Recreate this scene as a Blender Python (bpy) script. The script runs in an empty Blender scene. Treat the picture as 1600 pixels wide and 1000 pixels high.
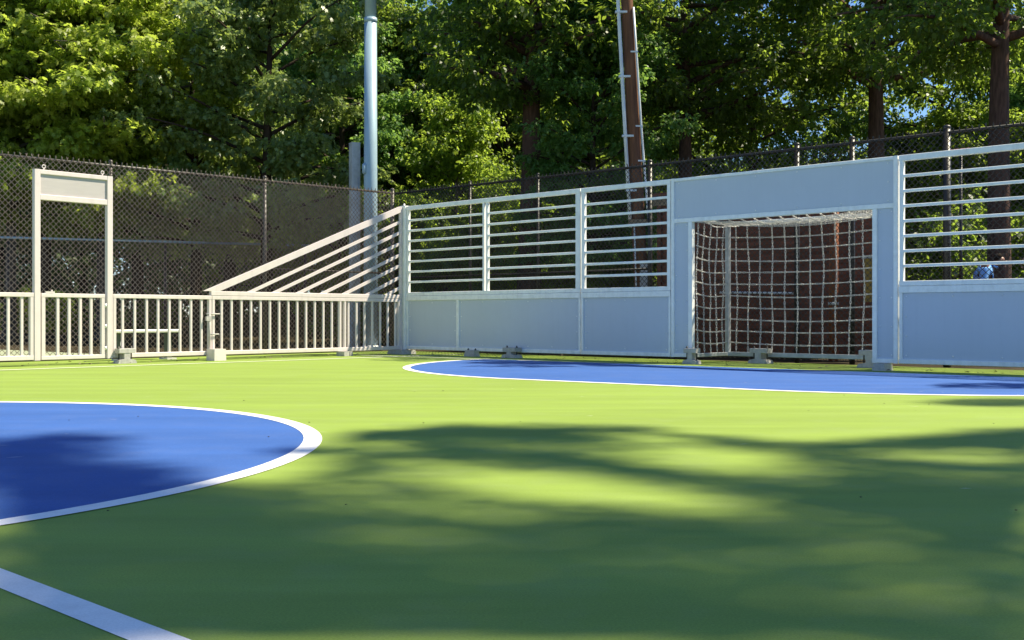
import bpy, math, random
import numpy as np
from mathutils import Vector, Matrix
R_ = math.radians
rng = np.random.default_rng(7)
random.seed(7)
scene = bpy.context.scene
COL = scene.collection

# ------------------------------------------------------------------ frame of the place
CAMH = 0.74
CORNER = Vector((-2.18, 22.03, 0.0))               # foot of the corner post of the court
UR = Vector((0.7355, -0.6776, 0.0)); NB = Vector((0.6776, 0.7355, 0.0))    # along / behind the goal wall
UL = Vector((-0.6778, -0.7355, 0.0)); NF = Vector((0.7355, -0.6778, 0.0))  # along / in front of the picket side
ROT_R = math.atan2(UR.y, UR.x); ROT_L = math.atan2(UL.y, UL.x)
def PR(t, b, z=0.0): return CORNER + UR * t + NB * b + Vector((0, 0, z))
def PL(t, b, z=0.0): return CORNER + UL * t - NF * b + Vector((0, 0, z))   # b metres behind the picket side
SUN_EL = R_(56)
_sh = Vector((0.994, 0.11, 0)).normalized()
SUN = Vector((_sh.x * math.cos(SUN_EL), _sh.y * math.cos(SUN_EL), math.sin(SUN_EL)))

# ------------------------------------------------------------------ materials
def new_mat(name):
    m = bpy.data.materials.new(name); m.use_nodes = True
    nt = m.node_tree; nt.nodes.clear()
    return m, nt, nt.nodes, nt.links
def node(ns, t, **k):
    n = ns.new(t)
    for a, v in k.items():
        if a in n.inputs: n.inputs[a].default_value = v
        else: setattr(n, a, v)
    return n
def rgb(c): return (c[0], c[1], c[2], 1.0)
def ramp(ns, stops):
    n = ns.new('ShaderNodeValToRGB'); e = n.color_ramp.elements
    while len(e) < len(stops): e.new(0.5)
    for i, (p, c) in enumerate(stops): e[i].position = p; e[i].color = rgb(c)
    return n
def surface(name, c, rough=0.5, metal=0.0, var=0.12, scale=6.0, bump=0.0, bscale=60.0, spec=0.5, stretch=(1, 1, 1), fine=0.0, coat=0.0):
    """Principled paint, metal, wood or ground with mottled colour of its own and a little relief."""
    m, nt, ns, ln = new_mat(name)
    out = ns.new('ShaderNodeOutputMaterial'); b = ns.new('ShaderNodeBsdfPrincipled')
    b.inputs['Roughness'].default_value = rough; b.inputs['Metallic'].default_value = metal
    b.inputs['Specular IOR Level'].default_value = spec
    b.inputs['Coat Weight'].default_value = coat
    tc = ns.new('ShaderNodeTexCoord'); mp = ns.new('ShaderNodeMapping'); mp.inputs['Scale'].default_value = stretch
    ln.new(tc.outputs['Object'], mp.inputs['Vector'])
    n1 = node(ns, 'ShaderNodeTexNoise', Scale=scale, Detail=6.0, Roughness=0.6)
    ln.new(mp.outputs['Vector'], n1.inputs['Vector'])
    lo = [x * (1 - var) for x in c]; hi = [min(1, x * (1 + var)) for x in c]
    r = ramp(ns, [(0.3, lo), (0.7, hi)])
    ln.new(n1.outputs['Fac'], r.inputs['Fac'])
    col = r.outputs['Color']
    if fine > 0:
        n3 = node(ns, 'ShaderNodeTexNoise', Scale=180.0, Detail=3.0)
        ln.new(tc.outputs['Object'], n3.inputs['Vector'])
        mx = ns.new('ShaderNodeMix'); mx.data_type = 'RGBA'; mx.blend_type = 'MULTIPLY'
        r3 = ramp(ns, [(0.35, (1 - fine,) * 3), (0.65, (1, 1, 1))])
        ln.new(n3.outputs['Fac'], r3.inputs['Fac'])
        mx.inputs[0].default_value = 1.0
        ln.new(col, mx.inputs[6]); ln.new(r3.outputs['Color'], mx.inputs[7]); col = mx.outputs[2]
    ln.new(col, b.inputs['Base Color'])
    rr = ns.new('ShaderNodeMapRange'); rr.inputs['To Min'].default_value = max(0.05, rough - 0.1); rr.inputs['To Max'].default_value = min(1, rough + 0.1)
    ln.new(n1.outputs['Fac'], rr.inputs['Value']); ln.new(rr.outputs['Result'], b.inputs['Roughness'])
    if bump > 0:
        n2 = node(ns, 'ShaderNodeTexNoise', Scale=bscale, Detail=5.0)
        ln.new(mp.outputs['Vector'], n2.inputs['Vector'])
        bp = node(ns, 'ShaderNodeBump', Strength=bump, Distance=0.01)
        ln.new(n2.outputs['Fac'], bp.inputs['Height']); ln.new(bp.outputs['Normal'], b.inputs['Normal'])
    ln.new(b.outputs['BSDF'], out.inputs['Surface'])
    return m
def add_smudges(m, amount=0.2, scale=3.0, dark=0.6):
    nt = m.node_tree; ns, ln = nt.nodes, nt.links
    b = next(n for n in ns if n.type == 'BSDF_PRINCIPLED')
    src = b.inputs['Base Color'].links[0].from_socket
    tc = ns.new('ShaderNodeTexCoord')
    n = node(ns, 'ShaderNodeTexNoise', Scale=scale, Detail=9.0, Roughness=0.72); ln.new(tc.outputs['Object'], n.inputs['Vector'])
    r = ramp(ns, [(0.52, (0, 0, 0)), (0.72, (amount,) * 3)]); ln.new(n.outputs['Fac'], r.inputs['Fac'])
    mp = ns.new('ShaderNodeMapping'); mp.inputs['Scale'].default_value = (9, 9, .5); ln.new(tc.outputs['Object'], mp.inputs['Vector'])
    n2 = node(ns, 'ShaderNodeTexNoise', Scale=1.5, Detail=5.0); ln.new(mp.outputs['Vector'], n2.inputs['Vector'])
    r2 = ramp(ns, [(0.5, (0, 0, 0)), (0.75, (amount * .8,) * 3)]); ln.new(n2.outputs['Fac'], r2.inputs['Fac'])
    ad = ns.new('ShaderNodeMath'); ad.operation = 'ADD'; ln.new(r.outputs['Color'], ad.inputs[0]); ln.new(r2.outputs['Color'], ad.inputs[1])
    mx = ns.new('ShaderNodeMix'); mx.data_type = 'RGBA'; mx.blend_type = 'MULTIPLY'; mx.inputs[7].default_value = (dark, dark, dark, 1)
    ln.new(ad.outputs[0], mx.inputs[0]); ln.new(src, mx.inputs[6]); ln.new(mx.outputs[2], b.inputs['Base Color'])
def court_paint(name, c, dust=0.10):
    """Acrylic sport coating: sand grain, squeegee streaks, scuffs and dust."""
    m, nt, ns, ln = new_mat(name)
    out = ns.new('ShaderNodeOutputMaterial'); b = ns.new('ShaderNodeBsdfPrincipled')
    b.inputs['Roughness'].default_value = 0.7; b.inputs['Specular IOR Level'].default_value = 0.2
    tc = ns.new('ShaderNodeTexCoord')
    rot = ns.new('ShaderNodeMapping'); rot.inputs['Rotation'].default_value = (0, 0, ROT_R); rot.inputs['Scale'].default_value = (0.35, 2.2, 1)
    ln.new(tc.outputs['Object'], rot.inputs['Vector'])
    n1 = node(ns, 'ShaderNodeTexNoise', Scale=1.1, Detail=7.0, Roughness=0.62)
    ln.new(rot.outputs['Vector'], n1.inputs['Vector'])
    n2 = node(ns, 'ShaderNodeTexNoise', Scale=150.0, Detail=4.0, Roughness=0.75)
    ln.new(tc.outputs['Object'], n2.inputs['Vector'])
    n3 = node(ns, 'ShaderNodeTexNoise', Scale=2.6, Detail=9.0, Roughness=0.7)
    ln.new(tc.outputs['Object'], n3.inputs['Vector'])
    r1 = ramp(ns, [(0.3, [x * 0.86 for x in c]), (0.7, [min(1, x * 1.10) for x in c])])
    ln.new(n1.outputs['Fac'], r1.inputs['Fac'])
    r2 = ramp(ns, [(0.35, (0.78,) * 3), (0.65, (1.10,) * 3)])
    ln.new(n2.outputs['Fac'], r2.inputs['Fac'])
    mx = ns.new('ShaderNodeMix'); mx.data_type = 'RGBA'; mx.blend_type = 'MULTIPLY'; mx.inputs[0].default_value = 1.0
    ln.new(r1.outputs['Color'], mx.inputs[6]); ln.new(r2.outputs['Color'], mx.inputs[7])
    md = ns.new('ShaderNodeMix'); md.data_type = 'RGBA'
    md.inputs[7].default_value = rgb([0.5 * x + 0.16 for x in c])
    rd = ramp(ns, [(0.48, (0, 0, 0)), (0.8, (dust * 2.2,) * 3)])
    ln.new(n3.outputs['Fac'], rd.inputs['Fac']); ln.new(rd.outputs['Color'], md.inputs[0])
    ln.new(mx.outputs[2], md.inputs[6]); ln.new(md.outputs[2], b.inputs['Base Color'])
    bp = node(ns, 'ShaderNodeBump', Strength=0.5, Distance=0.003)
    ln.new(n2.outputs['Fac'], bp.inputs['Height']); ln.new(bp.outputs['Normal'], b.inputs['Normal'])
    ln.new(b.outputs['BSDF'], out.inputs['Surface'])
    return m
def leaf_mat(name, c1, c2, trans, tw=0.45, rough=0.45):
    m, nt, ns, ln = new_mat(name)
    out = ns.new('ShaderNodeOutputMaterial')
    g = ns.new('ShaderNodeNewGeometry')
    r = ramp(ns, [(0.0, c1), (1.0, c2)]); ln.new(g.outputs['Random Per Island'], r.inputs['Fac'])
    oi = ns.new('ShaderNodeObjectInfo')
    hs = ns.new('ShaderNodeHueSaturation')
    mr = ns.new('ShaderNodeMapRange'); mr.inputs['To Min'].default_value = 0.485; mr.inputs['To Max'].default_value = 0.515
    ln.new(oi.outputs['Random'], mr.inputs['Value']); ln.new(mr.outputs['Result'], hs.inputs['Hue'])
    ln.new(r.outputs['Color'], hs.inputs['Color'])
    b = ns.new('ShaderNodeBsdfPrincipled'); b.inputs['Roughness'].default_value = rough; b.inputs['Specular IOR Level'].default_value = 0.45
    ln.new(hs.outputs['Color'], b.inputs['Base Color'])
    t = ns.new('ShaderNodeBsdfTranslucent')
    r2 = ramp(ns, [(0.0, [x * 0.8 for x in trans]), (1.0, [min(1, x * 1.2) for x in trans])]); ln.new(g.outputs['Random Per Island'], r2.inputs['Fac'])
    ln.new(r2.outputs['Color'], t.inputs['Color'])
    mx = ns.new('ShaderNodeMixShader'); mx.inputs[0].default_value = tw
    ln.new(b.outputs['BSDF'], mx.inputs[1]); ln.new(t.outputs['BSDF'], mx.inputs[2])
    ln.new(mx.outputs['Shader'], out.inputs['Surface'])
    return m
def bark_mat(name, c):
    return surface(name, c, rough=0.9, var=0.45, scale=5.0, bump=0.9, bscale=9.0, spec=0.15, stretch=(3, 3, 0.5))

M = {}
M['green'] = court_paint('court_green', (0.236, 0.328, 0.060))
M['blue'] = court_paint('court_blue', (0.046, 0.118, 0.37), dust=0.07)
M['line'] = surface('line_paint', (0.86, 0.83, 0.83), rough=0.6, var=0.06, scale=7, fine=0.1, spec=0.3)
M['frame'] = surface('galvanised_paint', (0.90, 0.90, 0.87), rough=0.36, var=0.08, scale=9, spec=0.9, fine=0.06)
M['bar'] = surface('bar_paint', (0.90, 0.90, 0.87), rough=0.36, var=0.06, scale=5, spec=0.9)
M['white'] = surface('white_powder_coat', (0.68, 0.605, 0.59), rough=0.42, var=0.05, scale=6, fine=0.05)
M['panel'] = surface('grey_board', (0.57, 0.61, 0.675), rough=0.45, var=0.025, scale=1.2, spec=0.45, fine=0.03)
M['sign_panel'] = surface('pale_board', (0.47, 0.43, 0.42), rough=0.45, var=0.06, scale=3, stretch=(1, 1, 8))
M['bolt'] = surface('bolt_steel', (0.85, 0.85, 0.85), rough=0.35, metal=0.2)
M['dark_bolt'] = surface('dark_bolt_steel', (0.06, 0.06, 0.06), rough=0.4, metal=0.5)
M['foot'] = surface('foot_steel', (0.46, 0.44, 0.42), rough=0.55, var=0.14, scale=14, fine=0.15)
M['chain'] = surface('chain_steel', (0.62, 0.60, 0.58), rough=0.34, metal=0.4, var=0.15, scale=20)
M['vinyl'] = surface('fence_vinyl', (0.20, 0.152, 0.13), rough=0.32, var=0.2, scale=12, spec=0.6)  # black coating; its sunlit highlights are put into the paler base colour
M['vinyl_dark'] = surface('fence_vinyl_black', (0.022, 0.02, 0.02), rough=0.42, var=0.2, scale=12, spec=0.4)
M['vinyl_post'] = surface('fence_post_vinyl', (0.07, 0.06, 0.055), rough=0.4, var=0.2, scale=12, spec=0.4)
M['galv'] = surface('galvanised_pole', (0.34, 0.47, 0.56), rough=0.45, metal=0.1, var=0.1, scale=3, stretch=(1, 1, 0.3), fine=0.08)
M['galv_old'] = surface('weathered_galvanised', (0.42, 0.44, 0.46), rough=0.55, metal=0.3, var=0.25, scale=5, fine=0.1)
M['conduit'] = surface('grey_conduit', (0.62, 0.66, 0.70), rough=0.4, var=0.08, scale=6)
M['pole_wood'] = surface('creosoted_pole', (0.15, 0.068, 0.037), rough=0.8, var=0.35, scale=5, bump=0.6, bscale=12, stretch=(4, 4, 0.35), spec=0.25)
M['shed_wood'] = surface('brown_boards', (0.17, 0.066, 0.044), rough=0.75, var=0.5, scale=3, bump=0.5, bscale=12, stretch=(0.5, 4, 4), spec=0.25)
M['old_wood'] = surface('weathered_timber', (0.26, 0.2, 0.14), rough=0.85, var=0.35, scale=5, bump=0.6, bscale=14, stretch=(0.5, 4, 4), spec=0.2)
M['orange_wood'] = surface('orange_stained_post', (0.21, 0.07, 0.03), rough=0.7, var=0.35, scale=5, bump=0.5, bscale=14, stretch=(4, 4, 0.4), spec=0.3)
M['yellow'] = surface('yellow_plastic', (0.30, 0.19, 0.03), rough=0.5, var=0.15)
M['pink'] = surface('faded_red_sign', (0.62, 0.24, 0.28), rough=0.6, var=0.12)
M['alu'] = surface('bench_aluminium', (0.7, 0.68, 0.66), rough=0.4, metal=0.3)
M['green_paint'] = surface('bench_leg_paint', (0.075, 0.085, 0.065), rough=0.5)
M['soil'] = surface('forest_soil', (0.055, 0.042, 0.026), rough=0.95, var=0.5, scale=3, bump=0.8, bscale=20, spec=0.1, fine=0.4)
M['pale_court'] = surface('pale_court', (0.33, 0.36, 0.24), rough=0.8, var=0.15, scale=2, fine=0.1)
M['grass'] = surface('lawn_green', (0.10, 0.14, 0.02), rough=0.9, var=0.35, scale=6, bump=0.8, bscale=50, spec=0.15, fine=0.35)
M['bark_red'] = bark_mat('bark_reddish', (0.105, 0.06, 0.045))
M['bark_grey'] = bark_mat('bark_grey', (0.12, 0.10, 0.085))
M['bark_dark'] = bark_mat('bark_dark', (0.05, 0.035, 0.027))
M['leaf_maple'] = leaf_mat('leaf_maple', (0.14, 0.20, 0.025), (0.27, 0.33, 0.06), (0.62, 0.78, 0.10), 0.45)
M['leaf_gum'] = leaf_mat('leaf_gum', (0.065, 0.125, 0.04), (0.22, 0.29, 0.10), (0.48, 0.62, 0.13), 0.35, 0.34)
M['leaf_emerald'] = leaf_mat('leaf_emerald', (0.055, 0.135, 0.035), (0.11, 0.21, 0.055), (0.36, 0.58, 0.11), 0.42)
M['leaf_olive'] = leaf_mat('leaf_olive', (0.024, 0.052, 0.013), (0.06, 0.105, 0.025), (0.36, 0.50, 0.06), 0.5)
M['leaf_lime'] = leaf_mat('leaf_lime', (0.07, 0.125, 0.014), (0.13, 0.19, 0.025), (0.48, 0.64, 0.08), 0.5)
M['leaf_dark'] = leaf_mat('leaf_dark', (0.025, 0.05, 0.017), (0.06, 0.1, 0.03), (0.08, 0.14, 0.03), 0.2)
M['skin'] = surface('skin', (0.27, 0.13, 0.09), rough=0.5, var=0.06)
M['skin_light'] = surface('skin_light', (0.5, 0.31, 0.23), rough=0.5, var=0.06)
M['hair'] = surface('dark_hair', (0.02, 0.014, 0.011), spec=0.1, rough=0.9, var=0.3, scale=40)
M['shirt_blue'] = surface('blue_shirt', (0.22, 0.47, 0.95), rough=0.8, var=0.08, scale=9, bump=0.5, bscale=8, spec=0.2)
M['shirt_navy'] = surface('navy_shirt', (0.014, 0.018, 0.045), rough=0.8, var=0.1, scale=9, bump=0.5, bscale=8, spec=0.2)
M['trousers'] = surface('dark_trousers', (0.03, 0.03, 0.035), rough=0.85, var=0.15, spec=0.2)
M['shoe'] = surface('shoe_leather', (0.025, 0.02, 0.018), rough=0.5)
M['leaf_yellow'] = surface('fallen_leaf', (0.6, 0.4, 0.03), rough=0.6)
M['speck'] = surface('dark_speck', (0.05, 0.04, 0.03), rough=0.9)

for q, a_, sc_ in (('panel', .07, 2.5), ('frame', .3, 6.0), ('white', .25, 6.0), ('foot', .6, 9.0), ('galv', .3, 3.0), ('line', .3, 7.0), ('bar', .25, 6.0)): add_smudges(M[q], a_, sc_)

# ------------------------------------------------------------------ mesh helpers
class MB:
    def __init__(self, o=(0, 0, 0)):
        self.v = []; self.f = []; self.o = Vector(o); self.smooth = []
    def _add(self, vs, fs, smooth=False):
        n = len(self.v)
        self.v += [tuple(Vector(v) - self.o) for v in vs]
        self.f += [tuple(i + n for i in f) for f in fs]
        self.smooth += [smooth] * len(fs)
        return self
    def box(self, x0, x1, y0, y1, z0, z1, taper=0.0):
        c = taper
        return self._add([(x0, y0, z0), (x1, y0, z0), (x1, y1, z0), (x0, y1, z0), (x0 + c, y0 + c, z1), (x1 - c, y0 + c, z1), (x1 - c, y1 - c, z1), (x0 + c, y1 - c, z1)],
                         [(0, 3, 2, 1), (4, 5, 6, 7), (0, 1, 5, 4), (1, 2, 6, 5), (2, 3, 7, 6), (3, 0, 4, 7)])
    def rbox(self, x0, x1, y0, y1, z0, z1, r=0.006):
        """a box with chamfered long edges (square tube), long axis found from its size"""
        d = [x1 - x0, y1 - y0, z1 - z0]; ax = d.index(max(d))
        lo = [x0, y0, z0]; hi = [x1, y1, z1]
        a, b = [i for i in range(3) if i != ax]
        r = min(r, d[a] * 0.3, d[b] * 0.3)
        prof = [(lo[a] + r, lo[b]), (hi[a] - r, lo[b]), (hi[a], lo[b] + r), (hi[a], hi[b] - r), (hi[a] - r, hi[b]), (lo[a] + r, hi[b]), (lo[a], hi[b] - r), (lo[a], lo[b] + r)]
        vs = []
        for e in (lo[ax], hi[ax]):
            for p in prof:
                q = [0, 0, 0]; q[ax] = e; q[a] = p[0]; q[b] = p[1]; vs.append(tuple(q))
        fs = [tuple(range(8)), tuple(range(15, 7, -1))]
        fs += [(i, i + 8, (i + 1) % 8 + 8, (i + 1) % 8) for i in range(8)]
        return self._add(vs, fs)
    def prism(self, poly, y0, y1):
        """poly in x,z extruded along y"""
        n = len(poly)
        vs = [(p[0], y0, p[1]) for p in poly] + [(p[0], y1, p[1]) for p in poly]
        fs = [tuple(range(n)), tuple(range(2 * n - 1, n - 1, -1))] + [(i, i + n, (i + 1) % n + n, (i + 1) % n) for i in range(n)]
        return self._add(vs, fs)
    def tube(self, pts, rad, n=8, cap=True, jitter=0.0):
        pts = [Vector(p) for p in pts]
        if not hasattr(rad, '__len__'): rad = [rad] * len(pts)
        vs = []; fs = []; side = None
        for i, p in enumerate(pts):
            d = (pts[min(i + 1, len(pts) - 1)] - pts[max(i - 1, 0)])
            if d.length < 1e-9: d = Vector((0, 0, 1))
            d.normalize()
            if side is None:
                side = d.orthogonal().normalized()
            else:
                side = (side - d * side.dot(d))
                side = side.normalized() if side.length > 1e-6 else d.orthogonal().normalized()
            up = d.cross(side)
            for k in range(n):
                a = 2 * math.pi * k / n
                r = rad[i] * (1 + (random.uniform(-jitter, jitter) if jitter else 0))
                vs.append(p + side * (math.cos(a) * r) + up * (math.sin(a) * r))
        for i in range(len(pts) - 1):
            for k in range(n):
                fs.append((i * n + k, i * n + (k + 1) % n, (i + 1) * n + (k + 1) % n, (i + 1) * n + k))
        if cap:
            fs.append(tuple(range(n - 1, -1, -1))); fs.append(tuple(range((len(pts) - 1) * n, len(pts) * n)))
        return self._add(vs, fs, True)
    def ball(self, c, r, n=8, m=6, sq=(1, 1, 1)):
        c = Vector(c); vs = [c + Vector((0, 0, r * sq[2]))]; fs = []
        for i in range(1, m):
            th = math.pi * i / m
            for k in range(n):
                a = 2 * math.pi * k / n
                vs.append(c + Vector((r * sq[0] * math.sin(th) * math.cos(a), r * sq[1] * math.sin(th) * math.sin(a), r * sq[2] * math.cos(th))))
        vs.append(c - Vector((0, 0, r * sq[2])))
        for k in range(n): fs.append((0, 1 + k, 1 + (k + 1) % n))
        for i in range(m - 2):
            for k in range(n): fs.append((1 + i * n + k, 1 + (i + 1) * n + k, 1 + (i + 1) * n + (k + 1) % n, 1 + i * n + (k + 1) % n))
        L = len(vs) - 1
        for k in range(n): fs.append((L, L - n + (k + 1) % n, L - n + k))
        return self._add(vs, fs, True)
    def mesh(self, name):
        me = bpy.data.meshes.new(name); me.from_pydata(self.v, [], self.f)
        me.polygons.foreach_set('use_smooth', self.smooth); me.update()
        return me
    def build(self, name, mat, parent=None, loc=None, rz=0.0):
        return link(name, self.mesh(name), mat, parent, loc, rz)
def link(name, me, mat, parent=None, loc=None, rz=0.0):
    if mat and not me.materials: me.materials.append(M[mat] if isinstance(mat, str) else mat)
    o = bpy.data.objects.new(name, me); COL.objects.link(o)
    if parent: o.parent = parent
    if loc is not None: o.location = loc
    if rz: o.rotation_euler.z = rz
    return o
def tag(o, label=None, cat=None, group=None, kind=None):
    if label: o['label'] = label
    if cat: o['category'] = cat
    if group: o['group'] = group
    if kind: o['kind'] = kind
    return o
def thing(name, label, cat, loc, rz=0.0, group=None):
    o = bpy.data.objects.new(name, None); COL.objects.link(o)
    o.location = loc; o.rotation_euler.z = rz; o.empty_display_size = 0.2
    return tag(o, label, cat, group)
def copy_thing(root, loc, rz=0.0, scale=1.0, label=None, group=None):
    r = root.copy(); COL.objects.link(r)
    r.location = loc; r.rotation_euler.z = rz; r.scale = (scale,) * 3 if not hasattr(scale, '__len__') else scale
    if label: r['label'] = label
    if group: r['group'] = group
    for ch in list(root.children):
        c = ch.copy(); COL.objects.link(c); c.parent = r
        for g in list(ch.children):
            d = g.copy(); COL.objects.link(d); d.parent = c
    return r

# ------------------------------------------------------------------ ground and court
def sheet(name, pts, z, mat):
    me = bpy.data.meshes.new(name); me.from_pydata([(p[0], p[1], z) for p in pts], [], [tuple(range(len(pts)))])
    me.update()
    o = link(name, me, mat); tag(o, kind='structure'); return o
def ring(name, centre, r0, r1, a0, a1, z, n=96):
    vs = []; fs = []
    for i in range(n + 1):
        a = a0 + (a1 - a0) * i / n
        for r in (r0, r1): vs.append((centre[0] + r * math.cos(a), centre[1] + r * math.sin(a), z))
    for i in range(n): fs.append((2 * i, 2 * i + 1, 2 * i + 3, 2 * i + 2))
    me = bpy.data.meshes.new(name); me.from_pydata(vs, [], fs); me.update()
    return tag(link(name, me, 'line'), kind='structure')
def strip(name, p, q, w, z):
    p = Vector(p[:2]); q = Vector(q[:2]); d = (q - p).normalized(); n = Vector((-d.y, d.x)) * w / 2
    return sheet(name, [p - n, q - n, q + n, p + n], z, 'line')
# terrain: one sheet to the horizon, rising gently in the wood
def terrain():
    xs = np.concatenate([[-900, -300, -120], np.linspace(-70, 70, 71), [120, 300, 900]])
    ys = np.concatenate([[-900, -300, -60], np.linspace(-20, 90, 56), [130, 300, 900]])
    X, Y = np.meshgrid(xs, ys)
    b = (X - CORNER.x) * NB.x + (Y - CORNER.y) * NB.y
    l = -((X - CORNER.x) * NF.x + (Y - CORNER.y) * NF.y)
    d = np.maximum(b - 5, l - 9)
    Z = -0.02 + np.clip(d, 0, 60) * 0.012 + np.where(d > 1, 0.12 * np.sin(X * 0.7) * np.sin(Y * 0.9), 0) * np.clip(d / 5, 0, 1)
    n, m = X.shape
    vs = np.stack([X, Y, Z], -1).reshape(-1, 3)
    fs = [(j * m + i, j * m + i + 1, (j + 1) * m + i + 1, (j + 1) * m + i) for j in range(n - 1) for i in range(m - 1)]
    me = bpy.data.meshes.new('ground'); me.from_pydata(vs.tolist(), [], fs); me.update()
    me.polygons.foreach_set('use_smooth', [True] * len(fs))
    return tag(link('ground', me, 'soil'), kind='structure')
terrain()
sheet('court_surface', [PR(-1.75, 1.30), PR(-1.75, -29), PR(21, -29), PR(21, 1.30)], 0.0, 'green')
CC = Vector((-4.66, 5.98)); CR = 3.56
sheet('centre_circle_surface', [(CC.x + (CR - .04) * math.cos(a), CC.y + (CR - .04) * math.sin(a)) for a in np.linspace(0, 2 * math.pi, 129)[:-1]], 0.002, 'blue')
ring('centre_circle_line', CC, CR - 0.11, CR, 0, 2 * math.pi, 0.004, 160)
# halfway line through the centre of the circle, parallel to the goal wall (outside the circle: on the green)
hd = Vector((UR.x, UR.y)); hc = Vector((-1.508, 3.131))
strip('halfway_line', hc - hd * 0.7, hc + hd * 11.0, 0.098, 0.002)
# goal area: a D in front of the goal
QL, QR, QRAD = Vector((7.5, -0.8)), Vector((10.4, -0.55)), 4.42
def dpts(rad):
    pts = []
    for i in range(41):
        a = math.pi + (math.pi / 2) * i / 40
        pts.append((QL.x + rad * math.cos(a), QL.y + rad * math.sin(a)))
    for i in range(41):
        a = 1.5 * math.pi + (math.pi / 2) * i / 40
        pts.append((QR.x + rad * math.cos(a), QR.y + rad * math.sin(a)))
    return pts
outer, inner = dpts(QRAD), dpts(QRAD - 0.11)
mid_ = dpts(QRAD - 0.05)
sheet('goal_area_surface', [PR(t, b) for t, b in mid_], 0.002, 'blue')
vs = []; fs = []
for (a, b) in zip(outer, inner): vs += [tuple(PR(a[0], a[1], .004)), tuple(PR(b[0], b[1], .004))]
for i in range(len(outer) - 1): fs.append((2 * i, 2 * i + 1, 2 * i + 3, 2 * i + 2))
me = bpy.data.meshes.new('goal_area_line'); me.from_pydata(vs, [], fs); me.update(); tag(link('goal_area_line', me, 'line'), kind='structure')
strip('goal_line', PR(-0.2, -1.16), PR(6.2, -0.80), 0.07, 0.006)
strip('touchline', PL(-0.5, -1.16), PL(10.9, -1.02), 0.075, 0.008)
sheet('neighbouring_court', [PL(4.5, 2.6), PL(22, 2.6), PL(22, 8.6), PL(4.5, 8.6)], 0.016, 'pale_court')
def bank():
    vs = []; fs = []
    nx, ny = 40, 24
    for j in range(ny + 1):
        for i in range(nx + 1):
            t = 3 + 24 * i / nx; b = 13 + 17 * j / ny
            z = 0.15 + 1.1 * (0.5 - 0.5 * math.cos(math.pi * min(1, j / ny * 1.3))) + 0.05 * math.sin(3 * i) * math.sin(2 * j)
            if i in (0, nx) or j == 0: z = 0.05
            vs.append(tuple(PL(t, b, z)))
    for j in range(ny):
        for i in range(nx): fs.append((j * (nx + 1) + i, j * (nx + 1) + i + 1, (j + 1) * (nx + 1) + i + 1, (j + 1) * (nx + 1) + i))
    me = bpy.data.meshes.new('lawn_bank'); me.from_pydata(vs, [], fs); me.update()
    tag(link('lawn_bank', me, 'grass'), kind='structure')
bank()

# ------------------------------------------------------------------ clamp feet
def board(name, bx, rv, parent, off):
    m = MB(off).box(*bx); k = len(m.f); screws(m, *rv)
    o = m.build(name, 'panel', parent); o.data.materials.append(M['bolt'])
    for p in o.data.polygons[k:]: p.material_index = 1
    return o
def clamp_foot(parent, x, y, s=1.0, h=0.26, face=-1, name='clamp_foot'):
    """steel clamp: trapezoid base, neck, clamp plate, two bolts. face = direction of the front in local y"""
    m = MB(); w = 0.18 * s
    y0, y1 = (y, y + face * 0.20 * s)
    lo, hi = min(y0, y1), max(y0, y1)
    m.prism([(x - w, 0.001), (x + w, 0.001), (x + w * 0.86, 0.055), (x + w * 0.3, 0.075), (x - w * 0.3, 0.075), (x - w * 0.86, 0.055)], lo, hi)
    m.box(x - 0.055 * s, x + 0.055 * s, lo + .01, hi - .012, 0.07, h - 0.07)
    m.rbox(x - w * 0.85, x + w * 0.85, lo + .012, hi - .006, h - 0.075, h)
    o = m.build(name, 'foot', parent)
    for sx in (-1, 1):
        b = MB(); bx = x + sx * w * 0.66
        b.tube([(bx, (lo + hi) / 2, 0.05), (bx, (lo + hi) / 2, h + 0.035)], 0.011, 8)
        b.tube([(bx, (lo + hi) / 2, h - .0), (bx, (lo + hi) / 2, h + 0.016)], 0.02, 6)
        b.build('bolt', 'dark_bolt', o)
    return o

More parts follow.
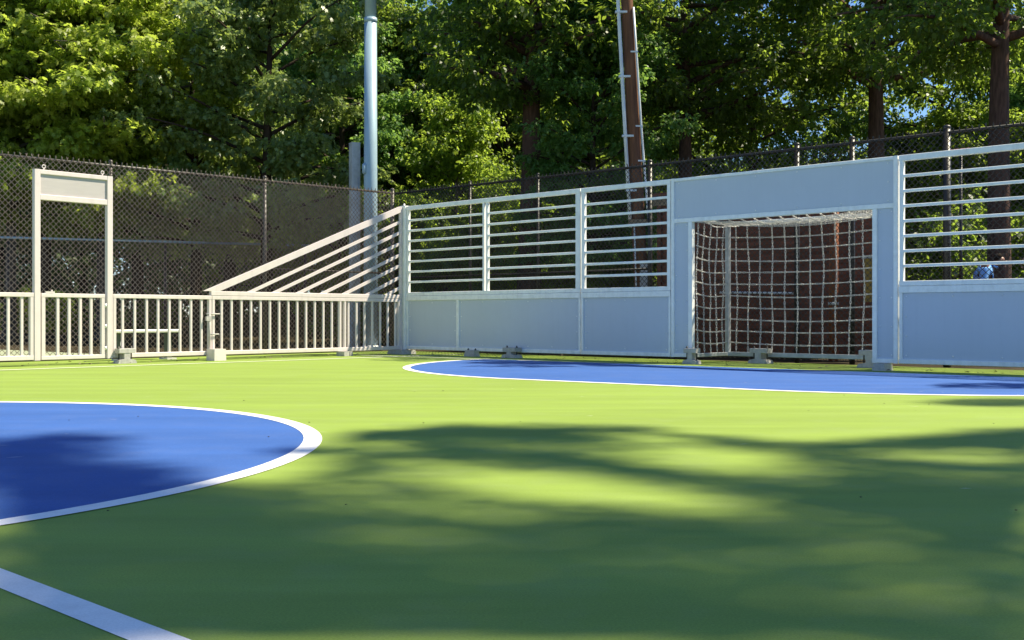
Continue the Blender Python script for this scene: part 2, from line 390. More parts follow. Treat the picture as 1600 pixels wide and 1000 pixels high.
# ------------------------------------------------------------------ goal wall
TOP, MID1, MID0, BOT1, BOT0 = 2.985, 1.245, 1.172, 0.165, 0.10
def screws(m, x0, x1, z0, z1, y, nx, nz):
    for i in range(nx):
        for z in (z0, z1):
            m.tube([(x0 + (x1 - x0) * i / max(1, nx - 1), y + .001, z), (x0 + (x1 - x0) * i / max(1, nx - 1), y - .006, z)], 0.012, 6)
    for i in range(1, nz - 1):
        for x in (x0, x1):
            m.tube([(x, y + .001, z0 + (z1 - z0) * i / (nz - 1)), (x, y - .006, z0 + (z1 - z0) * i / (nz - 1))], 0.012, 6)
def slatted_section(label, t0, t1, stiles, dividers, lead=0.0):
    """frame of seven bars over a solid board; stiles / dividers are (x0,x1) inside the upper / lower frame"""
    root = thing('slatted_wall_section', label, 'fence panel', PR(t0, 0), ROT_R, 'slatted wall sections beside the goal')
    o = (t0, 0, 0)
    MB(o).rbox(t0 + lead, t1, -.04, .035, 2.903, TOP).build('top_rail', 'frame', root)
    MB(o).rbox(t0 + lead, t1, -.038, .033, MID0 + .003, MID1).build('sill_rail', 'frame', root)
    MB(o).rbox(t0 + lead, t1, -.048, .038, 1.078, MID0).build('mid_rail', 'frame', root)
    MB(o).rbox(t0 + lead, t1, -.042, .035, BOT0, BOT1).build('bottom_rail', 'frame', root)
    for a, b in stiles:
        MB(o).rbox(a, b, -.036, .031, MID1, 2.903).build('stile', 'frame', root)
    edges = [stiles[0]] + list(stiles[1:])
    for i in range(len(edges) - 1):
        x0, x1 = edges[i][1], edges[i + 1][0]
        if x1 - x0 < 0.2: continue
        for k in range(1, 8):
            z = MID1 + (2.903 - MID1) * k / 8
            MB(o).rbox(x0, x1, -.03, .012, z - .021, z + .021).build('bar', 'bar', root)
    dv = [(t0 + lead, t0 + lead + .045)] + list(dividers) + [(t1 - .04, t1)]
    for a, b in dv:
        MB(o).rbox(a, b, -.038, .03, BOT1, 1.078).build('stile', 'frame', root)
    for i in range(len(dv) - 1):
        x0, x1 = dv[i][1], dv[i + 1][0]
        board('panel', (x0, x1, -.014, .004, BOT1, 1.078), (x0 + .05, x1 - .05, BOT1 + .05, 1.03, -.014, max(3, int((x1 - x0) / .45)), 4), root, o)
    return root
s1 = slatted_section('slatted wall section with three solid boards from the corner post to the light joint', 0.0, 4.61,
                     [(.095, .15), (2.235, 2.28), (2.325, 2.37), (4.50, 4.605)], [(1.53, 1.605)], lead=0.09)
mb = MB(); mb.rbox(-.06, .088, -.075, .075, .09, 3.0, .01); mb.ball((-.01, 0, 3.03), .022, 8, 6)
mb.build('corner_post', 'frame', s1)
mb = MB(); mb.prism([(-.24, .001), (.22, .001), (.19, .085), (-.2, .085)], -.26, .12); fo = mb.build('corner_base_plate', 'foot', s1)
clamp_foot(s1, 2.02, -.02, .8, .12)
clamp_foot(s1, 3.10, -.05, 1.0, .19)
s2 = slatted_section('narrow slatted wall section of a single bay left of the goal', 4.63, 6.49, [(4.635, 4.70), (6.42, 6.485)], [])
s3 = slatted_section('slatted wall section right of the goal, a person in blue seen through its bars', 10.285, 14.4,
                     [(10.29, 10.345), (12.31, 12.355), (12.4, 12.445), (14.33, 14.39)], [(12.34, 12.42)])

G0 = 6.5
goal = thing('goal', 'grey framed goal with a wide blue grey header board and a chain net', 'goal', PR(G0, 0), ROT_R)
go = (G0, 0, 0)
for a, b in ((6.503, 6.56), (10.205, 10.265)):
    MB(go).rbox(a, b, -.042, .037, BOT0, TOP).build('outer_post', 'frame', goal)
MB(go).rbox(6.56, 10.205, -.04, .035, 2.935, TOP - .002).build('top_rail', 'frame', goal)
MB(go).rbox(6.56, 10.205, -.04, .04, 2.265, 2.335).build('crossbar', 'frame', goal)
board('header_panel', (6.56, 10.205, -.012, .006, 2.335, 2.935), (6.64, 10.12, 2.375, 2.9, -.012, 6, 3), goal, go)
for a, b in ((6.832, 6.905), (9.90, 9.968)):
    MB(go).rbox(a, b, -.044, .044, BOT0, 2.265).build('goal_post', 'frame', goal)
for a, b in ((6.56, 6.832), (9.968, 10.205)):
    MB(go).rbox(a, b, -.038, .03, BOT0 + .002, BOT1).build('bottom_rail', 'frame', goal)
    board('side_panel', (a, b, -.012, .006, BOT1, 2.265), (a + .035, b - .035, BOT1 + .05, 2.22, -.012, 2, 6), goal, go)
GD = 1.0
for a in (6.93, 9.87):
    MB(go).rbox(a - .035, a + .035, GD - .04, GD + .04, 0.10, 2.33).build('back_post', 'galv_old', goal)
    MB(go).rbox(a - .028, a + .028, .045, GD - .04, 0.105, 0.165).build('side_rail', 'galv_old', goal)
    MB(go).rbox(a - .028, a + .028, .045, GD - .04, 2.262, 2.318).build('side_rail', 'galv_old', goal)
MB(go).rbox(6.965, 9.835, GD - .035, GD + .035, .10, .17).build('back_rail', 'galv_old', goal)
MB(go).rbox(6.965, 9.835, GD - .03, GD + .03, 2.26, 2.32).build('back_rail', 'frame', goal)

def chain_mesh(paths, pitch=0.041, length=0.060, width=0.023, r=0.0039):
    """chains of real oval links along each path, links alternately turned a quarter"""
    n, k = 10, 4
    V = []; F = []; base = 0
    prof = []
    for i in range(n):
        a = 2 * math.pi * i / n
        prof.append((math.cos(a) * length / 2 * (1.0), math.sin(a) * width / 2))
    tpl_faces = []
    for i in range(n):
        for j in range(k):
            tpl_faces.append((i * k + j, ((i + 1) % n) * k + j, ((i + 1) % n) * k + (j + 1) % k, i * k + (j + 1) % k))
    for path in paths:
        P = np.array(path, float); seg = np.linalg.norm(np.diff(P, axis=0), axis=1); s = np.concatenate([[0], np.cumsum(seg)])
        c = 0
        for d in np.arange(pitch / 2, s[-1], pitch):
            p = np.array([np.interp(d, s, P[:, q]) for q in range(3)])
            q2 = np.array([np.interp(min(d + .02, s[-1]), s, P[:, q]) for q in range(3)]) - np.array([np.interp(max(0, d - .02), s, P[:, q]) for q in range(3)])
            u = q2 / (np.linalg.norm(q2) + 1e-9)
            ref = np.array([0, 0, 1.0]) if abs(u[2]) < .7 else np.array([1.0, 0, 0])
            e1 = np.cross(u, ref); e1 /= np.linalg.norm(e1); e2 = np.cross(u, e1)
            ang = (math.pi / 2 if c % 2 else 0) + random.uniform(-.5, .5) + math.pi / 4
            v = e1 * math.cos(ang) + e2 * math.sin(ang); w = np.cross(u, v)
            for (a, b) in prof:
                o = p + u * a + v * b
                nd = u * a / (length / 2) ** 2 + v * b / (width / 2) ** 2; nd /= np.linalg.norm(nd)
                for j in range(k):
                    th = 2 * math.pi * j / k
                    V.append(tuple(o + nd * (r * math.cos(th)) + w * (r * math.sin(th))))
            F += [tuple(x + base for x in f) for f in tpl_faces]
            base += n * k; c += 1
    me = bpy.data.meshes.new('chain_net'); me.from_pydata(V, [], F)
    me.polygons.foreach_set('use_smooth', [True] * len(F)); me.update()
    return me
def wob(a, b, sag=(0, 0, 0), amp=0.012, n=14, ph=None):
    a = np.array(a, float); b = np.array(b, float); out = []
    ph = random.random() * 6 if ph is None else ph
    for i in range(n + 1):
        f = i / n; e = math.sin(math.pi * f)
        p = a + (b - a) * f + np.array(sag) * e
        p = p + e * amp * np.array([math.sin(ph + f * 9), math.sin(ph * 1.7 + f * 7), 0])
        out.append(p)
    return out
gx0, gx1 = 6.965 - G0, 9.835 - G0
back = []; side = [[], []]; roof = []
zz = [0.33 + 0.193 * i for i in range(10)]
for i in range(13):
    x = gx0 + .12 + (gx1 - gx0 - .24) * i / 12
    back.append(wob((x, GD, .175), (x + random.uniform(-.015, .015), GD, 2.26), (0, .03 + .02 * random.random(), 0)))
for z in zz: back.append(wob((gx0, GD, z), (gx1, GD, z + .02), (0, .03, -.03 - .03 * random.random()), .008))
for q, x in enumerate((6.93 - G0, 9.87 - G0)):
    sx = -1 if q == 0 else 1
    for i in range(5):
        y = .10 + .19 * i
        side[q].append(wob((x, y, .165), (x, y + random.uniform(-.02, .02), 2.262), (sx * .03, 0, 0), .02))
    for z in zz: side[q].append(wob((x, .045, z + .02), (x, GD - .03, z), (sx * .03, 0, -.03), .005))
for i in range(13):
    x = gx0 + .12 + (gx1 - gx0 - .24) * i / 12
    roof.append(wob((x, .04, 2.265), (x + random.uniform(-.06, .06), GD - .03, 2.285), (0, 0, -.07), .02))
for i in range(6):
    y = .09 + .165 * i
    roof.append(wob((gx0 - .03, y, 2.28), (gx1 + .03, y, 2.28), (0, 0, -.075 - .02 * random.random()), .02, n=24))
link('back_net', chain_mesh(back), 'chain', goal)
for q in range(2): link('side_net', chain_mesh(side[q]), 'chain', goal)
link('roof_net', chain_mesh(roof), 'chain', goal)
clamp_foot(goal, 6.95 - G0, -.04, .75, .25)
clamp_foot(goal, 7.62 - G0, GD - .04, 1.0, .24)
clamp_foot(goal, 9.62 - G0, GD - .30, 1.1, .26)
mb = MB(); mb.box(9.985 - G0, 10.17 - G0, -.24, .04, .001, .098, .012); mb.build('base_weight', 'foot', goal)

# ------------------------------------------------------------------ picket side
def picket_section(name, label, t0, t1, pickets, group='white picket sections along the side of the court'):
    root = thing(name, label, 'fence panel', PL(t0, 0), ROT_L, group)
    o = (t0, 0, 0)
    MB(o).rbox(t0, t1, -.034, .034, 1.05, 1.115).build('top_rail', 'white', root)
    MB(o).rbox(t0, t1, -.034, .034, .092, .162).build('bottom_rail', 'white', root)
    for a in (t0, t1 - .055):
        MB(o).rbox(a, a + .055, -.032, .032, .162, 1.05).build('post', 'white', root)
    me = MB().rbox(-.021, .021, -.018, .018, .162, 1.05).mesh('picket')
    for t in pickets: link('picket', me, 'white', root, (t - t0, 0, 0))
    return root, o
pa, oa = picket_section('picket_section', 'white picket section left of the tall gate frame, cut by the photo edge', 7.525, 10.55, [7.525 + .2 * i + .17 for i in range(14)])
pb, ob = picket_section('picket_section', 'short white picket section between the gate and the sloping rails, bench behind it', 4.46, 6.255, [6.08, 5.87, 5.66, 5.455, 5.25, 5.05, 4.845, 4.645])
pc, oc = picket_section('sloping_rail_section', 'long white picket section with eight sloping bars climbing to the corner post', .135, 4.452,
                        [4.25 - .2 * i for i in range(21) if abs(4.25 - .2 * i - 1.62) > .12])
for t in (1.545, 1.66):
    MB(oc).rbox(t - .026, t + .026, -.03, .03, .162, 1.05).build('post', 'white', pc)
MB(oc).rbox(.135, 4.47, -.036, .036, 1.118, 1.195).build('sill_rail', 'white', pc)
MB(oc).rbox(.095, .135, -.03, .03, .1, 2.98).build('end_post', 'white', pc)
for i, (ts, ze) in enumerate([(4.45, 2.92), (3.72, 2.665), (3.20, 2.45), (2.67, 2.23), (2.12, 2.0), (1.60, 1.785), (1.02, 1.55), (.52, 1.335)]):
    w = .055 if i == 0 else .027; d = .034 if i == 0 else .02
    a = Vector((ts, 0, 1.195 - (w if i else -.0))); b = Vector((.135, 0, ze)); dr = (b - a).normalized(); n = Vector((-dr.z, 0, dr.x)) * w
    if n.z < 0: n = -n
    zc = 1.195
    # cut level at the sill
    def at_z(p, z): return p + dr * ((z - p.z) / dr.z)
    lo1, lo2 = at_z(a + n, zc), at_z(a - n, zc)
    def at_x(p, x): return p + dr * ((x - p.x) / dr.x)
    hi1, hi2 = at_x(a + n, .135), at_x(a - n, .135)
    MB(oc).prism([(p.x, p.z) for p in (lo1, lo2, hi2, hi1)], -d, d).build('sloping_bar', 'white', pc)
fb = MB(oc); fb.box(1.50, 1.56, -.02, .2, .001, .092); fb.box(1.60, 1.72, -.02, .22, .001, .09); fb.build('base_plate', 'foot', pc)
clamp_foot(pb, 6.10 - 4.46, .03, .9, .24, face=1)
fb = MB(); fb.box(-.115, .115, .045, .3, .001, .20, .004); fo = fb.build('base_weight', 'white', pb)
dr = MB(); dr.tube([(.06, .06, .19), (.06, .06, .80)], .016, 8)
dr.tube([(.12, .06, .80), (-.14, .06, .80)], .012, 8); dr.tube([(.06, .06, .45), (-.12, .06, .45)], .012, 8); dr.box(.03, .13, .04, .08, .68, .76)
dr.build('drop_bolt', 'foot', fo)

gate = thing('gate', 'tall white gate frame with a grey header board over a low picket gate', 'gate', PL(6.26, 0), ROT_L)
og = (6.26, 0, 0)
for a, b in ((6.262, 6.358), (7.425, 7.52)):
    MB(og).rbox(a, b, -.04, .04, .085, 3.0).build('gate_post', 'white', gate)
MB(og).rbox(6.358, 7.425, -.037, .037, 2.93, 2.998).build('top_rail', 'white', gate)
MB(og).rbox(6.358, 7.425, -.037, .037, 2.535, 2.62).build('header_rail', 'white', gate)
MB(og).box(6.358, 7.425, -.012, .012, 2.62, 2.93).build('header_panel', 'sign_panel', gate)
for t in (6.42, 7.36):
    m = MB(og); m.tube([(t, 0, 2.995), (t, 0, 3.03)], .01, 6); m.tube([(t + .025 * math.cos(a), 0, 3.05 + .025 * math.sin(a)) for a in np.linspace(-1.57, 4.71, 13)], .008, 6); m.build('lifting_eye', 'white', gate)
m = MB(og)
m.rbox(6.39, 7.405, -.03, .03, 1.05, 1.112); m.rbox(6.39, 7.405, -.03, .03, .088, .15)
m.rbox(6.39, 6.45, -.028, .028, .15, 1.05); m.rbox(7.345, 7.405, -.028, .028, .15, 1.05)
leaf = m.build('gate_leaf', 'white', gate)
me = MB().rbox(-.023, .023, -.018, .018, .15, 1.05).mesh('picket')
for t in (6.61, 6.785, 6.965, 7.145): link('picket', me, 'white', leaf, (t - 6.26, 0, 0))
for z in (.25, .6, .93):
    m = MB(og); m.tube([(6.374, .02, z - .03), (6.374, .02, z + .03)], .016, 8); m.build('hinge', 'bolt', leaf)
m = MB(og); m.box(7.2, 7.34, -.01, .03, 1.114, 1.14); m.tube([(7.24, .01, 1.13), (7.24, .01, 1.165)], .012, 6); m.build('latch', 'white', leaf)

# ------------------------------------------------------------------ chain link fences
def chain_link(name, p0, u, length, h0, h1, W, r, mat, ns=5, z0=0.05):
    """woven zig-zag wires, each hooked on its neighbours, with twisted ends along the top"""
    w = W / 2; nw = int(length / w); nz = int((min(h0, h1) - z0) / w)
    wires = np.arange(nw)[:, None]; rows = np.arange(nz + 1)[None, :]
    odd = (rows + wires) % 2
    jx = rng.normal(0, .0025, (nw, nz + 1)); jy = rng.normal(0, .003, (nw, nz + 1))
    x = wires * w + odd * w * 1.06 + jx
    H = h0 + (h1 - h0) * (wires * w) / length
    z = z0 + (H - z0) * rows / nz
    y = np.where(odd > 0, r, -r) + jy + 0.012 * np.sin(wires * .11) * np.sin(rows * .09)
    P = np.stack([x, y, z], -1)
    # barbs at the top: one more point sticking up and leaning out
    tip = P[:, -1:, :].copy(); tip[..., 2] += .045 + rng.uniform(-.012, .012, tip.shape[:2]); tip[..., 0] += rng.uniform(-.014, .014, tip.shape[:2]); tip[..., 1] += rng.uniform(-.01, .01, tip.shape[:2])
    P = np.concatenate([P, tip], 1); K = P.shape[1]
    ang = np.arange(ns) * 2 * math.pi / ns + math.pi / 4
    off = np.stack([np.cos(ang) * r * 1.25, np.sin(ang) * r, np.zeros(ns)], -1)
    V = (P[:, :, None, :] + off[None, None]).reshape(-1, 3)
    i, j, k = np.meshgrid(np.arange(nw), np.arange(K - 1), np.arange(ns), indexing='ij')
    a = (i * K + j) * ns + k; b = (i * K + j) * ns + (k + 1) % ns
    F = np.stack([a, b, b + ns, a + ns], -1).reshape(-1, 4)
    return raw_mesh(name, V, F)
def raw_mesh(name, V, F, smooth=True):
    me = bpy.data.meshes.new(name); n = F.shape[1]
    me.vertices.add(len(V)); me.vertices.foreach_set('co', np.ascontiguousarray(V, dtype=np.float32).ravel())
    me.loops.add(F.size); me.loops.foreach_set('vertex_index', np.ascontiguousarray(F, dtype=np.int32).ravel())
    me.polygons.add(len(F)); me.polygons.foreach_set('loop_start', np.arange(len(F), dtype=np.int32) * n)
    if smooth: me.polygons.foreach_set('use_smooth', np.ones(len(F), dtype=bool))
    me.update(calc_edges=True); me.validate()
    return me
LF0 = PL(-1.3, 1.8)
lf = thing('chain_link_fence', 'tall sunlit chain link fence behind the white pickets and the gate', 'fence', LF0, ROT_L)
HLF, HLF1 = 3.56, 3.44
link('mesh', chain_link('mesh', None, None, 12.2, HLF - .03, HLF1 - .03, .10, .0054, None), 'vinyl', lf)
for t in (.02, 3.385, 6.64, 9.9):
    h = HLF + (HLF1 - HLF) * t / 12.2
    m = MB(); m.tube([(t, -.045, 0), (t, -.045, h + .02)], .034 if t > .1 else .045, 10); m.ball((t, -.045, h + .02), .04 if t > .1 else .05, 10, 6); m.build('post', 'vinyl_post', lf)
MB().tube([(0, -.03, HLF - .05), (12.2, -.03, HLF1 - .05)], .024, 8).build('top_rail', 'vinyl_post', lf)
MB().tube([(0.05, -.045, 1.72), (3.36, -.045, 1.72)], .02, 8).build('brace_rail', 'vinyl_post', lf)
RF0 = PR(-1.92, 1.4)
rf = thing('chain_link_fence', 'tall dark chain link fence in shade behind the goal wall', 'fence', RF0, ROT_R)
HRF, HRF1 = 3.57, 3.50
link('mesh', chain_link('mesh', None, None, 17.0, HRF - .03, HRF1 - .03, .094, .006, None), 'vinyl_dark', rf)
for t, rr in ((2.35, .03), (4.25, .03), (6.95, .045), (9.87, .045), (10.82, .045), (12.3, .055), (15.2, .04)):
    h = HRF + (HRF1 - HRF) * t / 17
    m = MB(); m.tube([(t, .05, 0), (t, .05, h + .03)], rr, 12); m.ball((t, .05, h + .03), rr * 1.15, 10, 6, (1, 1, .7)); m.build('post', 'vinyl_dark', rf)
MB().tube([(0, .03, HRF - .05), (17, .03, HRF1 - .05)], .026, 8).build('top_rail', 'vinyl_dark', rf)
MB().tube([(0, .04, 1.62), (6.9, .04, 1.62)], .02, 8).build('mid_rail', 'vinyl_dark', rf)
# a lower, farther fence of the neighbouring court
F0, F1 = Vector((-17.2, 27.2, 0)), Vector((-6.1, 32.6, 0))
du = (F1 - F0); rot2 = math.atan2(du.y, du.x); l2 = du.length
bf = thing('chain_link_fence', 'lower distant chain link fence with a pale top rail seen through the left one', 'fence', F0, rot2)
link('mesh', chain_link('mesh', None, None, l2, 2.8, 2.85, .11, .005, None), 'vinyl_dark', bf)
MB().tube([(0, 0, 2.86), (l2, 0, 2.9)], .035, 8).build('top_rail', 'galv', bf)
for t in (.1, 2.65 + 1.5, 8.2, l2 - .1):
    m = MB(); m.tube([(t, .05, 0), (t, .05, 2.9)], .04, 8); m.build('post', 'vinyl_post', bf)

# ------------------------------------------------------------------ poles
lp = thing('light_pole', 'thick pale blue galvanised light pole rising behind the fence corner', 'pole', (-3.27, 25.1, 0))
m = MB(); m.tube([(0, 0, 0), (0, 0, 4), (0, 0, 7.62)], [.165, .155, .145], 24); m.build('shaft', 'galv', lp)
m = MB(); m.tube([(0, 0, 7.55), (0, 0, 7.66)], .152, 24); m.tube([(0, 0, 7.66), (0, 0, 14)], [.135, .11], 24); m.build('upper_shaft', 'galv', lp)
m = MB(); m.tube([(-.12, -.10, 4.05), (-.13, -.11, 4.07), (-.13, -.11, 4.26), (-.12, -.10, 4.28)], [.03, .05, .05, .03], 10); m.build('hand_hole_cover', 'galv', lp)
m = MB(); m.box(-.28, .28, -.28, .28, .0, .03); m.tube([(0, 0, .03), (0, 0, .1)], [.24, .17], 20); m.build('base_plate', 'galv_old', lp)
sp = thing('square_post', 'weathered square metal post standing left of the light pole', 'post', (-3.66, 25.25, 0), R_(28))
m = MB(); m.rbox(-.105, .105, -.105, .105, 0, 4.78, .008); m.box(-.107, .107, -.107, .107, 4.78, 4.80); m.build('shaft', 'galv_old', sp)
m = MB(); m.tube([(.05, -.115, 4.0), (.05, -.115, 3.0), (.04, -.115, 2.2)], .014, 6)
for z in (4.5, 4.1, 3.6): m.ball((-.06, -.106, z), .014, 6, 4)
m.build('cable', 'galv_old', sp)
up = thing('utility_pole', 'brown wooden utility pole leaning left behind the slatted wall', 'pole', (2.70, 22.0, 0))
def lean(z, off=0.0): return (-0.052 * z + off, 0, z)
m = MB(); m.tube([lean(z) for z in (0, 2, 4, 6, 8, 10)], [.155, .145, .135, .125, .118, .11], 16, jitter=.02); m.build('shaft', 'pole_wood', up)
m = MB(); m.tube([Vector(lean(z, -.17 - .003 * z)) + Vector((0, -.1, 0)) for z in (2.55, 5, 8, 10)], .038, 10)
for z in (3.3, 4.4, 5.6, 6.9): m.box(*[v for v in (lean(z, -.24 - .003 * z)[0], lean(z, -.02)[0], -.145, -.06, z - .02, z + .02)])
m.build('conduit', 'conduit', up)
m = MB(); m.tube([(.07, -.1, 2.4), (.015, -.1, 3.2), (-.085, -.1, 4.5), (-.185, -.1, 6.0), (-.25, -.1, 7.0)], .022, 8)
for z, x in ((3.9, -.04), (4.6, -.09), (6.1, -.19)): m.box(x - .12, x + .03, -.125, -.08, z - .015, z + .015)
m.build('cable_guard', 'conduit', up)
m = MB(); m.box(-.36, .04, -.22, -.145, 2.58, 2.71); m.build('cross_board', 'old_wood', up)
m = MB(); m.tube([(-.24, -.17, 2.58), (-.2, -.17, 1.3), (-.19, -.16, 0)], .016, 8); m.build('thin_pipe', 'conduit', up)
m = MB(); m.box(-.13, .03, -.25, -.17, 0, 1.82); m.build('cable_box', 'galv_old', up)

# ------------------------------------------------------------------ shed, posts and small things behind the goal
sh = thing('shed', 'dark brown boarded shed behind the goal net', 'shed', PR(3.85, 3.35), ROT_R)
m = MB()
nb = 13
for i in range(nb):
    z0, z1 = .05 + 3.05 * i / nb, .05 + 3.05 * (i + 1) / nb - .012
    yo = random.uniform(-.006, .006)
    m.box(0, 3.35, yo, .04, z0, z1); m.box(-.001 + yo * .3, .04, .042, 2.4, z0, z1); m.box(3.31, 3.351 + yo * .3, .042, 2.4, z0, z1)
m.box(.05, 3.3, .018, .0385, .06, 3.08); m.build('wall', 'shed_wood', sh)
m = MB()
for i in range(11):
    z0, z1 = .04 + 2.6 * i / 11, .04 + 2.6 * (i + 1) / 11 - .006
    m.box(3.355, 4.97, .005 + random.uniform(-.005, .005), .045, z0, z1)
m.box(3.36, 4.96, .02, .043, .05, 2.63); m.build('side_screen', 'shed_wood', sh)  # added boards that hide the shed's sunlit end and keep this gap dark
MB().box(-.05, 3.42, -.06, -.012, 2.98, 3.16).build('fascia', 'old_wood', sh)
m = MB(); m.box(-.1, 3.48, -.12, 2.5, 3.17, 3.23); m.build('roof', 'shed_wood', sh)
m = MB(); m.tube([(1.5, -.06, 1.22), (3.05, -.06, 1.18)], .022, 8); m.build('metal_bar', 'conduit', sh)
for x in (0.04, 3.27):
    MB().box(x, x + .09, -.055, -.01, .03, 2.98).build('corner_board', 'shed_wood', sh)
wp = thing('wooden_post', 'round orange brown wooden post behind the right half of the goal net', 'post', PR(8.02, 2.6))
m = MB(); m.tube([(0, 0, 0), (0, 0, 1.5), (.02, 0, 3.0)], [.085, .08, .078], 14, jitter=.03); m.build('shaft', 'orange_wood', wp)
m = MB(); m.tube([(.001, 0, .95), (.001, 0, 1.0)], .092, 14); m.build('band', 'galv_old', wp)
yb = thing('utility_cabinet', 'ochre yellow box on a post at the right edge of the goal net', 'box', PR(8.75, 2.7), ROT_R)
m = MB(); m.rbox(-.18, .18, -.15, .15, 1.0, 1.72, .02); m.build('body', 'yellow', yb)
m = MB(); m.box(-.2, .2, -.17, .17, 1.72, 1.76); m.build('cap', 'galv_old', yb); m = MB(); m.rbox(-.04, .04, -.04, .04, 0, 1.0); m.build('post', 'galv_old', yb)
m = MB(); m.box(-.14, .14, -.158, -.151, 1.05, 1.67); m.box(.08, .10, -.175, -.158, 1.3, 1.4); m.build('door', 'yellow', yb)
sg = thing('sign', 'small faded red sign on a thin post beyond the right slatted section', 'sign', PR(9.05, 5.57), ROT_R)
m = MB(); m.tube([(0, 0.05, 0), (0, 0.05, 3.8)], .03, 8); m.build('post', 'vinyl_dark', sg)
m = MB(); m.rbox(-.17, .17, 0, .02, 3.72, 3.85); m.build('plate', 'pink', sg)
# bench between the pickets and the chain link
bn = thing('bench', 'narrow metal bench behind the short picket section', 'bench', PL(5.2, .95), ROT_L)
m = MB(); m.rbox(-.62, .68, -.13, .13, .475, .53, .012); m.build('seat', 'alu', bn)
for x in (-.47, .42):
    m = MB(); m.rbox(x - .05, x + .05, -.05, .05, .03, .474, .008); lg = m.build('leg', 'green_paint', bn)
    m = MB(); m.box(x - .09, x + .09, -.14, .14, .002, .03); m.build('foot_plate', 'alu', lg)
m = MB(); m.box(.39, .45, .051, .056, .26, .33); m.build('plate', 'alu', bn)

# fallen leaf and specks
fl = MB()
fl._add([(0, 0, .012), (.05, .03, .03), (.11, .02, .02), (.14, 0, .014), (.1, -.03, .018), (.05, -.04, .035)], [(0, 1, 2, 3, 4, 5)])
o = fl.build('fallen_leaf', 'leaf_yellow', None, PR(10.72, -.2, 0.004), R_(25)); tag(o, 'single yellow fallen leaf on the green strip before the right wall', 'leaf')
sm = MB()
for i in range(38):
    gx, gy = random.uniform(-3.5, 5), random.uniform(2.4, 11)
    s = random.uniform(.002, .0055)
    sm.ball((gx, gy, .009 + s * .4), s, 5, 4, (1.4, 1, .5))
o = sm.build('litter', 'speck'); tag(o, 'dark specks of dirt scattered over the court paint', 'litter', kind='stuff')

sc = MB()
for i in range(46):
    gx, gy = random.uniform(-5, 6), random.uniform(3, 15); a = random.gauss(0, .5); L = random.uniform(.02, .10); w_ = random.uniform(.0015, .004)
    d = Vector((math.cos(a), math.sin(a), 0)); n = Vector((-d.y, d.x, 0)) * w_; p = Vector((gx, gy, .0055)); bend = n * random.uniform(-3, 3)
    sc._add([p - n * .3, p + d * L * .5 - n + bend, p + d * L, p + d * L * .5 + n + bend], [(0, 1, 2, 3)])
o = sc.build('scuff_marks', 'line'); tag(o, 'pale shoe scuffs scattered over the court paint', 'scuffs', kind='stuff')
lb = MB()
for i in range(150):
    if random.random() < .5: p = PR(random.uniform(.2, 13), random.choice((random.gauss(.35, .25), random.gauss(-.12, .08))))
    else: p = PL(random.uniform(.3, 9.5), random.choice((random.gauss(.4, .3), random.gauss(-.1, .08))))
    a = random.uniform(0, 6.3); L = random.uniform(.03, .08); d = Vector((math.cos(a), math.sin(a), random.uniform(-.1, .3))) * L; n = Vector((-math.sin(a), math.cos(a), random.uniform(0, .4))) * L * .32
    p.z = .012
    lb._add([p, p + d * .5 + n + Vector((0, 0, .008)), p + d, p + d * .5 - n + Vector((0, 0, .004))], [(0, 1, 2, 3)])
o = lb.build('leaf_litter', 'old_wood'); tag(o, 'dry leaf bits drifted along the foot of the fences', 'leaf litter', kind='stuff')
